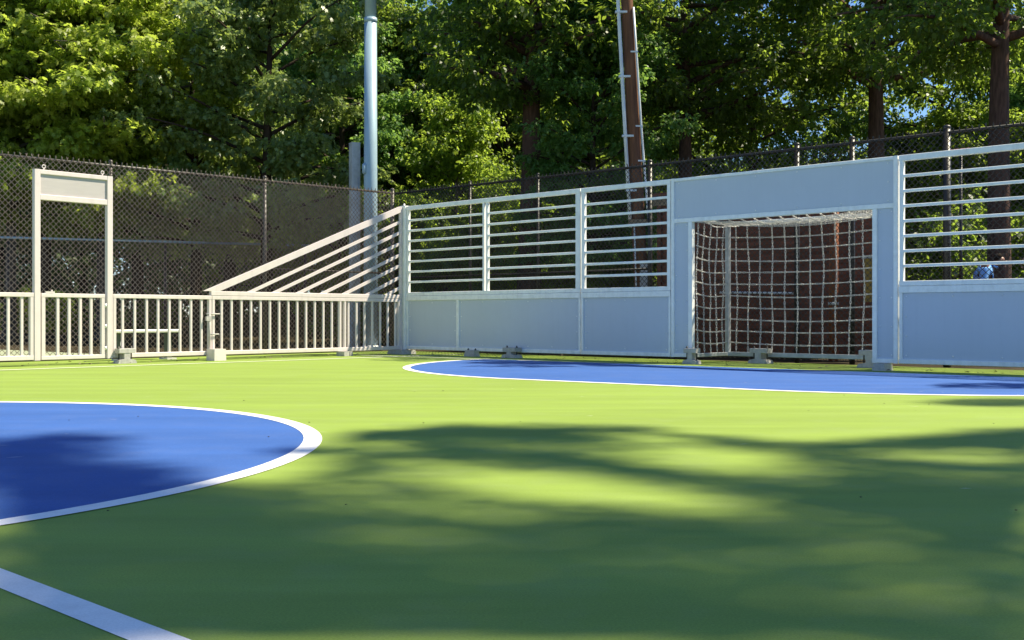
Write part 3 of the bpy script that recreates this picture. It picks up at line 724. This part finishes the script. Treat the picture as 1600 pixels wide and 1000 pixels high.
# ------------------------------------------------------------------ people
def person(label, loc, rz, shirt, skin, tall=1.76, stoop=0.06):
    root = thing('person', label, 'person', loc, rz)
    k = tall / 1.76
    # +x is the way they face
    J = {'pel': (0, 0, .95), 'bel': (0.01, 0, 1.10), 'che': (.0, 0, 1.28), 'shc': (.01 + stoop * .4, 0, 1.45), 'nb': (.022 + stoop * .75, 0, 1.495), 'nek': (.03 + stoop, 0, 1.525), 'hd0': (.05 + stoop * 1.3, 0, 1.58 - stoop * .3), 'hd1': (.065 + stoop * 1.5, 0, 1.66 - stoop * .55), 'hd2': (.05 + stoop * 1.5, 0, 1.72 - stoop * .55)}
    rad = {'pel': (.12, .15), 'bel': (.115, .15), 'che': (.125, .17), 'shc': (.09, .12), 'nb': (.064, .064), 'nek': (.058, .058), 'hd0': (.07, .068), 'hd1': (.088, .085), 'hd2': (.075, .078)}
    E = [('pel', 'bel'), ('bel', 'che'), ('che', 'shc'), ('shc', 'nb'), ('nb', 'nek'), ('nek', 'hd0'), ('hd0', 'hd1'), ('hd1', 'hd2')]
    for s, n in ((1, 'l'), (-1, 'r')):
        J.update({'sh' + n: (.01, s * .17, 1.455), 'el' + n: (-.05, s * .24, 1.14), 'wr' + n: (.09, s * .23, .92), 'ha' + n: (.13, s * .22, .85),
                  'hp' + n: (0, s * .09, .90), 'kn' + n: (.03 * s + .02, s * .10, .50), 'an' + n: (.06 * s - .02, s * .10, .09), 'to' + n: (.06 * s + .13, s * .11, .035)})
        rad.update({'sh' + n: (.065, .065), 'el' + n: (.043, .043), 'wr' + n: (.029, .029), 'ha' + n: (.036, .02), 'hp' + n: (.095, .095), 'kn' + n: (.062, .062), 'an' + n: (.042, .042), 'to' + n: (.036, .036)})
        E += [('shc', 'sh' + n), ('sh' + n, 'el' + n), ('el' + n, 'wr' + n), ('wr' + n, 'ha' + n), ('pel', 'hp' + n), ('hp' + n, 'kn' + n), ('kn' + n, 'an' + n), ('an' + n, 'to' + n)]
        for q, (dx, dy, L) in enumerate(((.03, .022, .07), (.032, .008, .078), (.03, -.006, .074), (.024, -.02, .06))):
            h = J['ha' + n]
            J['f%d%s' % (q, n)] = (h[0] + .02, h[1] + dy * .9, h[2] - .035); J['g%d%s' % (q, n)] = (h[0] + dx, h[1] + dy, h[2] - .035 - L)
            rad['f%d%s' % (q, n)] = (.0095, .0095); rad['g%d%s' % (q, n)] = (.0075, .0075)
            E += [('ha' + n, 'f%d%s' % (q, n)), ('f%d%s' % (q, n), 'g%d%s' % (q, n))]
        h = J['ha' + n]; J['th' + n] = (h[0] + .05, h[1] + .01 * s, h[2] + .0); J['tt' + n] = (h[0] + .065, h[1], h[2] - .045)
        rad['th' + n] = (.011, .011); rad['tt' + n] = (.009, .009); E += [('ha' + n, 'th' + n), ('th' + n, 'tt' + n)]
    names = list(J)
    def skin_obj(name, keys, edges, grow, mat, rootkey):
        ks = [x for x in names if x in keys]; idx = {x: i for i, x in enumerate(ks)}
        me = bpy.data.meshes.new(name)
        me.from_pydata([tuple(c * k for c in J[x]) for x in ks], [(idx[a], idx[b]) for a, b in edges if a in idx and b in idx], []); me.update()
        o = link(name, me, mat, root)
        md = o.modifiers.new('Skin', 'SKIN'); md.use_smooth_shade = True
        sv = me.skin_vertices[0].data
        for x in ks:
            r0 = rad[x]; sv[idx[x]].radius = ((r0[0] + grow) * k, (r0[1] + grow) * k); sv[idx[x]].use_root = (x == rootkey)
        sb = o.modifiers.new('Sub', 'SUBSURF'); sb.levels = 2; sb.render_levels = 2
        return o
    skin_obj('body', names, E, 0, skin, 'pel')
    skin_obj('shirt', [x for x in names if x[:3] in ('pel', 'bel', 'che', 'shc', 'nb') or x[:2] in ('sh', 'el') and x != 'shc'], E, .014, shirt, 'pel')
    # trousers: hips to ankles
    skin_obj('trousers', [x for x in names if x[:3] == 'pel' or x[:2] in ('hp', 'kn', 'an')], E, .018, 'trousers', 'pel')
    for s, n in ((1, 'l'), (-1, 'r')):
        m = MB(); a = J['an' + n]
        m.ball((a[0] * k + .06, a[1] * k, .045), .06, 10, 6, (2.2, .8, .75)); m.build('shoe', 'shoe', root)
    hx, hz = J['hd1'][0] * k, J['hd1'][2] * k
    m = MB(); m.ball((hx - .02, 0, hz + .035), .104, 14, 10, (1.0, .92, .9)); 
    m.v = [(x, y, max(z, hz + .0 + max(0, (x - hx + .03)) * 1.4)) for x, y, z in m.v]
    m.build('hair', 'hair', root)
    MB().ball((hx + .098, 0, hz - .025), .017, 8, 6, (1.1, .8, 1.3)).build('nose', skin, root)
    MB().ball((hx + .083, 0, hz - .075), .02, 8, 6, (.7, 1.3, .4)).build('mouth', skin, root)
    MB().ball((hx + .07, 0, hz - .115), .03, 8, 6, (.8, 1, .7)).build('chin', skin, root)
    for s in (1, -1):
        MB().ball((hx - .01, s * .088, hz - .02), .028, 8, 6, (.7, .3, 1.1)).build('ear', skin, root)
        MB().ball((hx + .082, s * .034, hz + .005), .010, 8, 6).build('eye', 'hair', root)
    c = Vector(J['nek']) * k; m = MB()
    m.tube([(c.x - .02 + .085 * math.cos(a), .085 * math.sin(a), c.z - .035 + .02 * math.cos(a + math.pi)) for a in np.linspace(0, 2 * math.pi, 17)], .018, 8); m.build('collar', shirt, root)
    return root
person('person in a bright blue shirt facing right, seen through the right slats', (8.46, 19.5, -.015), R_(-14), 'shirt_blue', 'skin', 1.97, .13)
person('person in a dark navy shirt at the right photo edge, one bare forearm showing', (9.30, 19.3, -.015), R_(150), 'shirt_navy', 'skin_light', 1.9, .04)

# ------------------------------------------------------------------ foliage
LEAF_SHAPES = {
    'ovate': np.array([(0, 0, 0), (.25, .26, .05), (.6, .28, .06), (1, 0, -.06), (.6, -.28, .06), (.25, -.26, .05)]),
    'lobed': np.array([(0, 0, 0), (.12, .36, .02), (.38, .24, .05), (.52, .5, -.02), (.66, .17, .04), (1, 0, -.08), (.66, -.17, .04), (.52, -.5, -.02), (.38, -.24, .05), (.12, -.36, .02)]),
    'narrow': np.array([(0, 0, 0), (.35, .15, .03), (.7, .12, .02), (1, 0, -.1), (.7, -.12, .02), (.35, -.15, .03)]),
}
def unit(a): return a / (np.linalg.norm(a, axis=-1, keepdims=True) + 1e-9)
def leaf_cloud(name, P, D, N, S, shape):
    """P leaf bases, D pointing directions, N face normals, S sizes"""
    T = LEAF_SHAPES[shape]; D = unit(D); B = unit(np.cross(N, D)); N2 = np.cross(D, B)
    V = P[:, None] + S[:, None, None] * (T[None, :, 0:1] * D[:, None] + T[None, :, 1:2] * B[:, None] + T[None, :, 2:3] * N2[:, None])
    n = T.shape[0]
    F = np.arange(len(P) * n).reshape(-1, n)
    return raw_mesh(name, V.reshape(-1, 3), F, False)
def sprays(C, R, n_twig, n_leaf, size, up=.8, droop=.35, flat=.45, rg=rng):
    """twigs scattered in flattened clumps at C (radius R), each with a fan of leaves"""
    k = len(C) * n_twig
    c = np.repeat(C, n_twig, 0); r = np.repeat(R, n_twig)
    u = unit(rg.normal(size=(k, 3))); rad = rg.random(k) ** .42
    off = u * (rad * r)[:, None]; off[:, 2] *= flat
    tp = c + off
    td = unit(off * np.array([1, 1, .6]) + rg.normal(size=(k, 3)) * .25 * r[:, None] + np.array([0, 0, -droop]) * r[:, None])
    P = np.repeat(tp, n_leaf, 0); TD = np.repeat(td, n_leaf, 0); m = len(P)
    D = unit(TD + rg.normal(size=(m, 3)) * .55 + np.array([0, 0, -.25]))
    N = unit(np.array([0, 0, up]) + rg.normal(size=(m, 3)) * .45 + TD * .25)
    P = P + TD * (rg.random((m, 1)) * size * 1.6) + rg.normal(size=(m, 3)) * size * .25
    S = size * rg.uniform(.65, 1.25, m)
    return P, D, N, S
def limb_path(a, b, sag, n=6, rg=rng):
    a = np.array(a); b = np.array(b); out = []
    L = np.linalg.norm(b - a); ph = rg.random(3) * 6
    for i in range(n + 1):
        f = i / n; e = math.sin(math.pi * f)
        out.append(a + (b - a) * f + np.array([math.sin(ph[0] + 5 * f), math.sin(ph[1] + 5 * f), 0]) * .05 * L * f * (1.2 - f) + np.array([0, 0, sag * e * L]))
    return out
def tree_kind(seed, h, base, rmax, trunk_r, shape, size, n_limb, n_cl, n_twig, n_leaf, clump_r, lean_=(0, 0), low_bias=1.0, droop=.35, flat=.45, top=1.0):
    """meshes of one kind of tree: a tapered trunk with limbs, and a crown of leaf sprays on the limbs"""
    rg = np.random.default_rng(seed); random.seed(seed)
    tr = MB()
    ph = rg.random(2) * 6
    def axis(z):
        f = z / h
        return np.array([lean_[0] * f + .25 * math.sin(ph[0] + 3 * f) * f, lean_[1] * f + .25 * math.sin(ph[1] + 3 * f) * f, z])
    zs = [0, .15, .5, 1.2] + list(np.linspace(2.2, h * .97, 9))
    rr = [trunk_r * 1.55, trunk_r * 1.25, trunk_r * 1.08, trunk_r] + [trunk_r * max(.06, 1 - (z / h) ** 1.15) for z in zs[4:]]
    tr.tube([axis(z) for z in zs], rr, 12, jitter=.06)
    C = []; RR = []
    for i in range(n_limb):
        f = ((i + .5) / n_limb) ** low_bias
        z0 = base + (h * .96 - base) * f
        az = i * 2.39996 + rg.uniform(-.5, .5)
        prof = (.62 + .38 * math.sin(math.pi * min(1, f * 1.25 + .12))) * (1 - max(0, f - .6) / .4 * .75)
        L = rmax * prof * rg.uniform(.75, 1.15)
        rise = rg.uniform(-.05, .35) * L + .35 * L * f
        a = axis(z0); b = a + np.array([math.cos(az) * L, math.sin(az) * L, rise])
        path = limb_path(a, b, .05, 6, rg)
        r0 = max(.02, trunk_r * .38 * (1 - .6 * f))
        tr.tube(path, [r0 * (1 - .85 * q / 6) + .006 for q in range(7)], 6)
        for q in range(n_cl):
            g = .3 + .75 * (q + rg.random()) / n_cl
            p = np.array(path[0]) + (np.array(path[-1]) - np.array(path[0])) * min(g, 1.05)
            sp_ = rg.normal(size=3) * np.array([.5, .5, .28]) * (.25 + .3 * g) * clump_r * 1.7
            C.append(p + sp_); RR.append(clump_r * rg.uniform(.6, 1.2))
            if rg.random() < .5:
                tr.tube([path[min(6, int(g * 6))], (np.array(path[min(6, int(g * 6))]) + C[-1]) / 2 + np.array([0, 0, .05]), C[-1]], [.022, .014, .006], 5, cap=False)
    P, D, N, S = sprays(np.array(C), np.array(RR), n_twig, n_leaf, size, .8, droop, flat, rg)
    return tr.mesh('trunk'), leaf_cloud('crown', P, D, N, S, shape)
KIND = {}
def kind(name, leafm, bark, **k):
    t, c = tree_kind(**k); c.materials.append(M[leafm]); t.materials.append(M[bark]); KIND[name] = (t, c)
kind('maple', 'leaf_maple', 'bark_grey', seed=11, h=15, base=4.4, rmax=4.6, trunk_r=.22, shape='lobed', size=.21, n_limb=46, n_cl=5, n_twig=32, n_leaf=7, clump_r=.85, low_bias=1.15, flat=.32)
kind('gum', 'leaf_gum', 'bark_dark', seed=12, h=16, base=3.8, rmax=4.4, trunk_r=.26, shape='lobed', size=.18, n_limb=44, n_cl=5, n_twig=28, n_leaf=7, clump_r=.74, low_bias=1.2, droop=.6, flat=.5)
kind('emerald', 'leaf_emerald', 'bark_dark', seed=13, h=17, base=3.6, rmax=4.4, trunk_r=.25, shape='ovate', size=.17, n_limb=48, n_cl=5, n_twig=38, n_leaf=7, clump_r=.9, low_bias=1.2, flat=.4)
kind('tall', 'leaf_olive', 'bark_red', seed=14, h=21, base=8.0, rmax=5.2, trunk_r=.34, shape='ovate', size=.165, n_limb=42, n_cl=5, n_twig=36, n_leaf=7, clump_r=1.0, low_bias=1.25, flat=.45)
kind('slender', 'leaf_olive', 'bark_red', seed=18, h=15.5, base=7.0, rmax=4.0, trunk_r=.38, shape='ovate', size=.165, n_limb=36, n_cl=5, n_twig=34, n_leaf=7, clump_r=.95, low_bias=1.1, flat=.45)
kind('olive', 'leaf_olive', 'bark_dark', seed=15, h=15, base=1.5, rmax=4.2, trunk_r=.19, shape='ovate', size=.155, n_limb=44, n_cl=5, n_twig=32, n_leaf=7, clump_r=.85, low_bias=1.2, flat=.5)
kind('lime', 'leaf_lime', 'bark_grey', seed=16, h=9, base=.8, rmax=3.0, trunk_r=.12, shape='ovate', size=.135, n_limb=36, n_cl=5, n_twig=30, n_leaf=7, clump_r=.7, low_bias=1.0, flat=.5)
kind('shrub', 'leaf_olive', 'bark_dark', seed=17, h=2.4, base=.15, rmax=1.3, trunk_r=.05, shape='ovate', size=.12, n_limb=18, n_cl=4, n_twig=14, n_leaf=6, clump_r=.4, low_bias=1.0, flat=.7)
def gz(x, y):
    b = (x - CORNER.x) * NB.x + (y - CORNER.y) * NB.y; l = -((x - CORNER.x) * NF.x + (y - CORNER.y) * NF.y)
    return -0.05 + min(60, max(0, max(b - 5, l - 9))) * .012
def tree(kindname, px, Y, s, rz, label, cat='tree', group=None, name='tree'):
    x = (px - 800) / 1696 * Y
    t, c = KIND[kindname]
    root = thing(name, label, cat, (x, Y, gz(x, Y)), R_(rz), group)
    root.scale = (s, s, s)
    link('trunk', t, None, root); link('crown', c, None, root)
    return root
# front of the wood, left to right
tree('maple', 15, 31, .80, 10, 'bright yellow green maple at the left edge behind the gate', name='maple_tree')
tree('maple', 160, 32, .82, 130, 'yellow green maple behind the right post of the gate', name='maple_tree')
tree('gum', 305, 35, .76, 40, 'dark blue green tree with pale flecks in front of the bright maples', name='broadleaf_tree')
tree('gum', 418, 32, .80, 200, 'dark tree with drooping star shaped leaves left of the light pole', name='broadleaf_tree')
tree('emerald', 535, 41, .85, 70, 'emerald green tree right behind the square post', name='broadleaf_tree')
tree('olive', 620, 43, .9, 20, 'dark thin tree with a pale trunk right of the light pole', name='broadleaf_tree')
tree('lime', 712, 38, .95, 60, 'glowing yellow green young tree between the light pole and the big trunk', name='young_tree')
tree('slender', 826, 31, 1.0, 110, 'tall tree with the thick reddish trunk above the slatted wall', name='broadleaf_tree')
tree('emerald', 925, 31, .62, 250, 'mid green tree left of the leaning utility pole', name='broadleaf_tree')
tree('tall', 1072, 33, .8, 300, 'tall dark tree right of the leaning utility pole', name='broadleaf_tree')
tree('olive', 1180, 38, 1.1, 15, 'dark olive tree above the header board of the goal', name='broadleaf_tree')
tree('tall', 1368, 33, .95, 190, 'tall dark trunked tree above the right end of the goal', name='broadleaf_tree')
tree('olive', 1470, 40, 1.05, 100, 'thin leaved tree with bright sky gaps above the fence post', name='broadleaf_tree')
tree('tall', 1562, 25, .85, 60, 'tree with the thick brown trunk behind the person in blue', name='broadleaf_tree')
tree('lime', 1505, 36, .85, 150, 'glowing yellow green young tree left of the trunk behind the person in blue', name='young_tree')
tree('lime', 1432, 42, .9, 250, 'glowing yellow green young tree just right of the goal frame', name='young_tree')
tree('lime', 1625, 34, .8, 20, 'glowing yellow green young tree right of the trunk behind the person in blue', name='young_tree')
tree('emerald', 1670, 37, .8, 330, 'dark green tree cut by the right photo edge', name='broadleaf_tree')
tree('maple', -130, 31, .8, 200, 'yellow green maple mostly outside the left photo edge', name='maple_tree')
# deep in the wood
deep = [('gum', 70, 47), ('emerald', 215, 48), ('gum', 360, 46), ('olive', 460, 50), ('emerald', 585, 48), ('gum', 690, 58), ('olive', 765, 52), ('olive', 790, 44), ('emerald', 870, 48),
        ('olive', 985, 46), ('olive', 1060, 52), ('olive', 1300, 56), ('olive', 1580, 56), ('emerald', 1650, 50),
        ('gum', -60, 50), ('gum', 0, 60), ('emerald', 130, 62), ('gum', 270, 60), ('olive', 360, 62), ('gum', 450, 64), ('emerald', 550, 62), ('olive', 640, 66), ('gum', 850, 64), ('gum', 940, 62),
        ('gum', 1030, 62), ('olive', 1640, 62)]
for i, (kn, px, Y) in enumerate(deep):  # each its own tree
    tree(kn, px, Y, 1.0 + .15 * ((i * 37) % 10) / 10, (i * 73) % 360, 'dark tree deep in the wood behind the front row', group='trees deep in the wood', name='broadleaf_tree')
# understorey
under = [(690, 30, 1.1, 'sunlit bush behind the slatted section next to the corner'), (742, 34, 1.5, 'tall bright bush left of the thick reddish trunk'), (905, 30, .9, 'low bush between the thick reddish trunk and the utility pole'),
         (955, 36, 1.4, 'bush with pale light behind it left of the utility pole'), (1450, 27, 1.2, 'leafy bush behind the first bay right of the goal'), (1500, 31, 1.6, 'tall bush left of the trunk behind the person in blue'), (1625, 27, 1.3, 'bush at the right photo edge beside the thick trunk'),
         (40, 37, .62, 'yellow green bush low behind the pickets at the left edge'), (95, 39, .6, 'yellow green bush seen through the low gate'), (240, 40, .6, 'bush behind the bench'), (540, 31, 1.0, 'bush low behind the sloping bars')]
for i, (px, Y, s, lab) in enumerate(under): tree('shrub', px, Y, s, i * 67, lab, 'bush', name='bush')

# the dark undergrowth closing the wood far behind
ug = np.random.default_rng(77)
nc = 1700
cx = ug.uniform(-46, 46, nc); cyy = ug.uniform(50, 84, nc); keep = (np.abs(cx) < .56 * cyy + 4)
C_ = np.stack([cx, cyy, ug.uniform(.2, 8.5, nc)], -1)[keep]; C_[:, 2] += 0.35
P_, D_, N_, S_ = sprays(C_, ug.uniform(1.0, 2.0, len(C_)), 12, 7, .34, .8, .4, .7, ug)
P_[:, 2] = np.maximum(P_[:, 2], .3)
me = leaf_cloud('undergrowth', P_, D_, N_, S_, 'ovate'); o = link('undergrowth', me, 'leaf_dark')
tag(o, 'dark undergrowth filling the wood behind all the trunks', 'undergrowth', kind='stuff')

# the two big trees beside the near sideline that shade the front of the court
def dark_at(px, py):
    """how shaded the near court is, by where the ground point shows in the photograph"""
    top = np.interp(px, [-400, 0, 90, 170, 230, 300, 400, 480, 540, 620, 700, 1000, 1080, 1250, 1400, 1600, 2000], [676, 682, 672, 674, 700, 742, 752, 742, 668, 664, 658, 662, 674, 688, 676, 664, 636])
    d = np.clip((py - top) / 12.0, 0, 1)
    for cx, cy, rx, ry, sl, st in [(880, 764, 330, 32, .11, 1.0), (500, 752, 230, 24, .02, .45), (640, 792, 270, 30, .06, .38), (630, 832, 180, 34, 0, .22), (1110, 716, 190, 24, .07, .95), (880, 701, 180, 12, .06, .35),
                                   (570, 698, 100, 12, 0, .5), (1020, 688, 100, 11, .1, .8), (1500, 713, 180, 12, .03, .65), (1470, 742, 150, 17, .08, .22), (1300, 826, 230, 32, .1, .14), (1320, 902, 240, 62, .12, .22),
                                   (900, 872, 180, 40, .05, .12), (320, 710, 210, 30, .02, .95), (620, 990, 150, 30, 0, .14), (1130, 750, 150, 12, .05, .15), (1250, 705, 150, 11, .03, .25)]:
        q = np.hypot((px - cx) / rx, (py - cy - sl * (px - cx)) / ry)
        d = np.minimum(d, 1 - st * np.clip((1.25 - q) / .8, 0, 1))
    for cx, cy, rx, ry, st in [(1560, 629, 120, 7, .8), (1560, 603, 130, 5, .9), (470, 706, 60, 8, .8), (830, 567, 120, 3.5, .95), (820, 572.5, 90, 2, .7), (640, 562, 60, 3, .6), (960, 571, 60, 2.5, .7)]:
        q = np.hypot((px - cx) / rx, (py - cy) / ry); d = np.maximum(d, st * np.clip((1.1 - q) / .4, 0, 1))
    return d
def shade_tree(label, foot, sel, zlo, zhi, count, size, seed, trunk_r=.34, fork_shadow=(6.5, 5.4), n_limb=26, box=(-9, 9, .8, 11)):
    rg = np.random.default_rng(seed); random.seed(seed)
    n = int((box[1] - box[0]) * (box[3] - box[2]) * count)
    g = np.stack([rg.uniform(box[0], box[1], n), rg.uniform(box[2], box[3], n)], -1)
    px = 800 + 1696 * g[:, 0] / g[:, 1]; py = 496 + 1696 * CAMH / g[:, 1]
    off = np.abs(px - 800) > 830
    off |= py > 1010
    d = np.where(off & (py > 690), .7 * (np.sin(g[:, 0] * 1.7 + 2) * np.sin(g[:, 1] * 1.9) > -.5), dark_at(px, py))
    keep = (rg.random(n) < -np.log(1 - d * .985) / 4.2) & sel(g) & (np.abs(g[:, 0]) < .47 * g[:, 1] + 3.5)
    g = g[keep]
    z = zlo + (zhi - zlo) * (0.5 + 0.28 * np.sin(g[:, 0] * 1.1) * np.cos(g[:, 1] * .9) + rg.normal(0, .16, len(g))).clip(0, 1)
    P = np.stack([g[:, 0] + SUN.x / SUN.z * z, g[:, 1] + SUN.y / SUN.z * z, z], -1)
    D = unit(rg.normal(size=P.shape) + np.array([0, 0, -.4])); N = unit(np.array(SUN)[None] + rg.normal(size=P.shape) * .45)
    me = leaf_cloud('crown', P - np.array([foot[0], foot[1], 0]) - D * size * .5, D, N, size * rg.uniform(.7, 1.3, len(P)), 'ovate'); me.materials.append(M['leaf_dark'])
    root = thing('shade_tree', label, 'tree', (foot[0], foot[1], -.02))
    right = P[(g[:, 0] > 1.0) & (g[:, 1] < 8.5)] if box[0] < -5 else P
    tr = MB(); cen = P.mean(0) - np.array([foot[0], foot[1], 0]); fz = zlo * .7; fork = np.array([fork_shadow[0] + SUN.x / SUN.z * fz - foot[0], fork_shadow[1] + SUN.y / SUN.z * fz - foot[1], fz])
    tr.tube([np.array([0, 0, 0]), fork * .3, fork * .65 + np.array([.05, 0, 0]), fork], [trunk_r * 1.3, trunk_r, trunk_r * .9, trunk_r * .8], 12, jitter=.05)
    for i in range(n_limb):
        q = right[rg.integers(len(right))] - np.array([foot[0], foot[1], 0])
        path = limb_path(fork, q, -.06, 6, rg); r0 = rg.uniform(.035, .065)
        tr.tube(path, [r0 * (1 - .85 * k / 6) for k in range(7)], 6)
    link('trunk', tr.mesh('trunk'), 'bark_grey', root); link('crown', me, None, root)
    return root
shade_tree('tall leafy tree right of the court whose crown shades the near green', (13.6, 5.2), lambda g: g[:, 1] < 5.0, 19, 26, 1500, .125, 31, fork_shadow=(6.2, 4.2))
shade_tree('tall leafy tree right of the court whose crown edge dapples the middle', (14.6, 8.0), lambda g: (g[:, 1] >= 5.0) & (g[:, 1] < 10.6), 18, 25, 1500, .125, 32, fork_shadow=(7.2, 6.0), n_limb=14)
shade_tree('tall tree behind the right end of the goal wall, outside the frame', (15.5, 17.5), lambda g: g[:, 1] >= 10.6, 9.0, 13, 500, .16, 33, fork_shadow=(9.5, 16.5), n_limb=6, box=(-4, 10, 10.6, 21))

# ------------------------------------------------------------------ light, sky, camera
sun = bpy.data.lights.new('sun', 'SUN'); sun.energy = 5.0; sun.angle = R_(.7); sun.color = (1.0, .91, .68)
so = bpy.data.objects.new('sun', sun); COL.objects.link(so); so.rotation_euler = SUN.to_track_quat('Z', 'Y').to_euler(); so.location = (20, 10, 30)
w = bpy.data.worlds.new('World'); scene.world = w; w.use_nodes = True
nt = w.node_tree; nt.nodes.clear()
sky = nt.nodes.new('ShaderNodeTexSky'); sky.sky_type = 'NISHITA'; sky.sun_disc = False
sky.sun_elevation = SUN_EL; sky.sun_rotation = math.atan2(SUN.x, SUN.y); sky.air_density = 1.0; sky.dust_density = .1; sky.ozone_density = 9.0
bg = nt.nodes.new('ShaderNodeBackground'); bg.inputs['Strength'].default_value = .086
ow = nt.nodes.new('ShaderNodeOutputWorld')
nt.links.new(sky.outputs['Color'], bg.inputs['Color']); nt.links.new(bg.outputs['Background'], ow.inputs['Surface'])
cam = bpy.data.cameras.new('camera'); cam.sensor_width = 36; cam.lens = 1696 / 1600 * 36; cam.shift_y = -4 / 1600; cam.clip_end = 3000; cam.clip_start = .05
co = bpy.data.objects.new('camera', cam); COL.objects.link(co); co.location = (0, 0, CAMH); co.rotation_euler = (math.pi / 2, 0, 0)
scene.camera = co
vs_ = scene.view_settings; vs_.view_transform = 'Standard'; vs_.look = 'None'; vs_.exposure = 1.0; vs_.gamma = 1.0; vs_.use_curve_mapping = False
cy = scene.cycles
cy.max_bounces = 7; cy.diffuse_bounces = 4; cy.glossy_bounces = 3; cy.transmission_bounces = 4; cy.use_denoising = True
cy.sample_clamp_indirect = 8
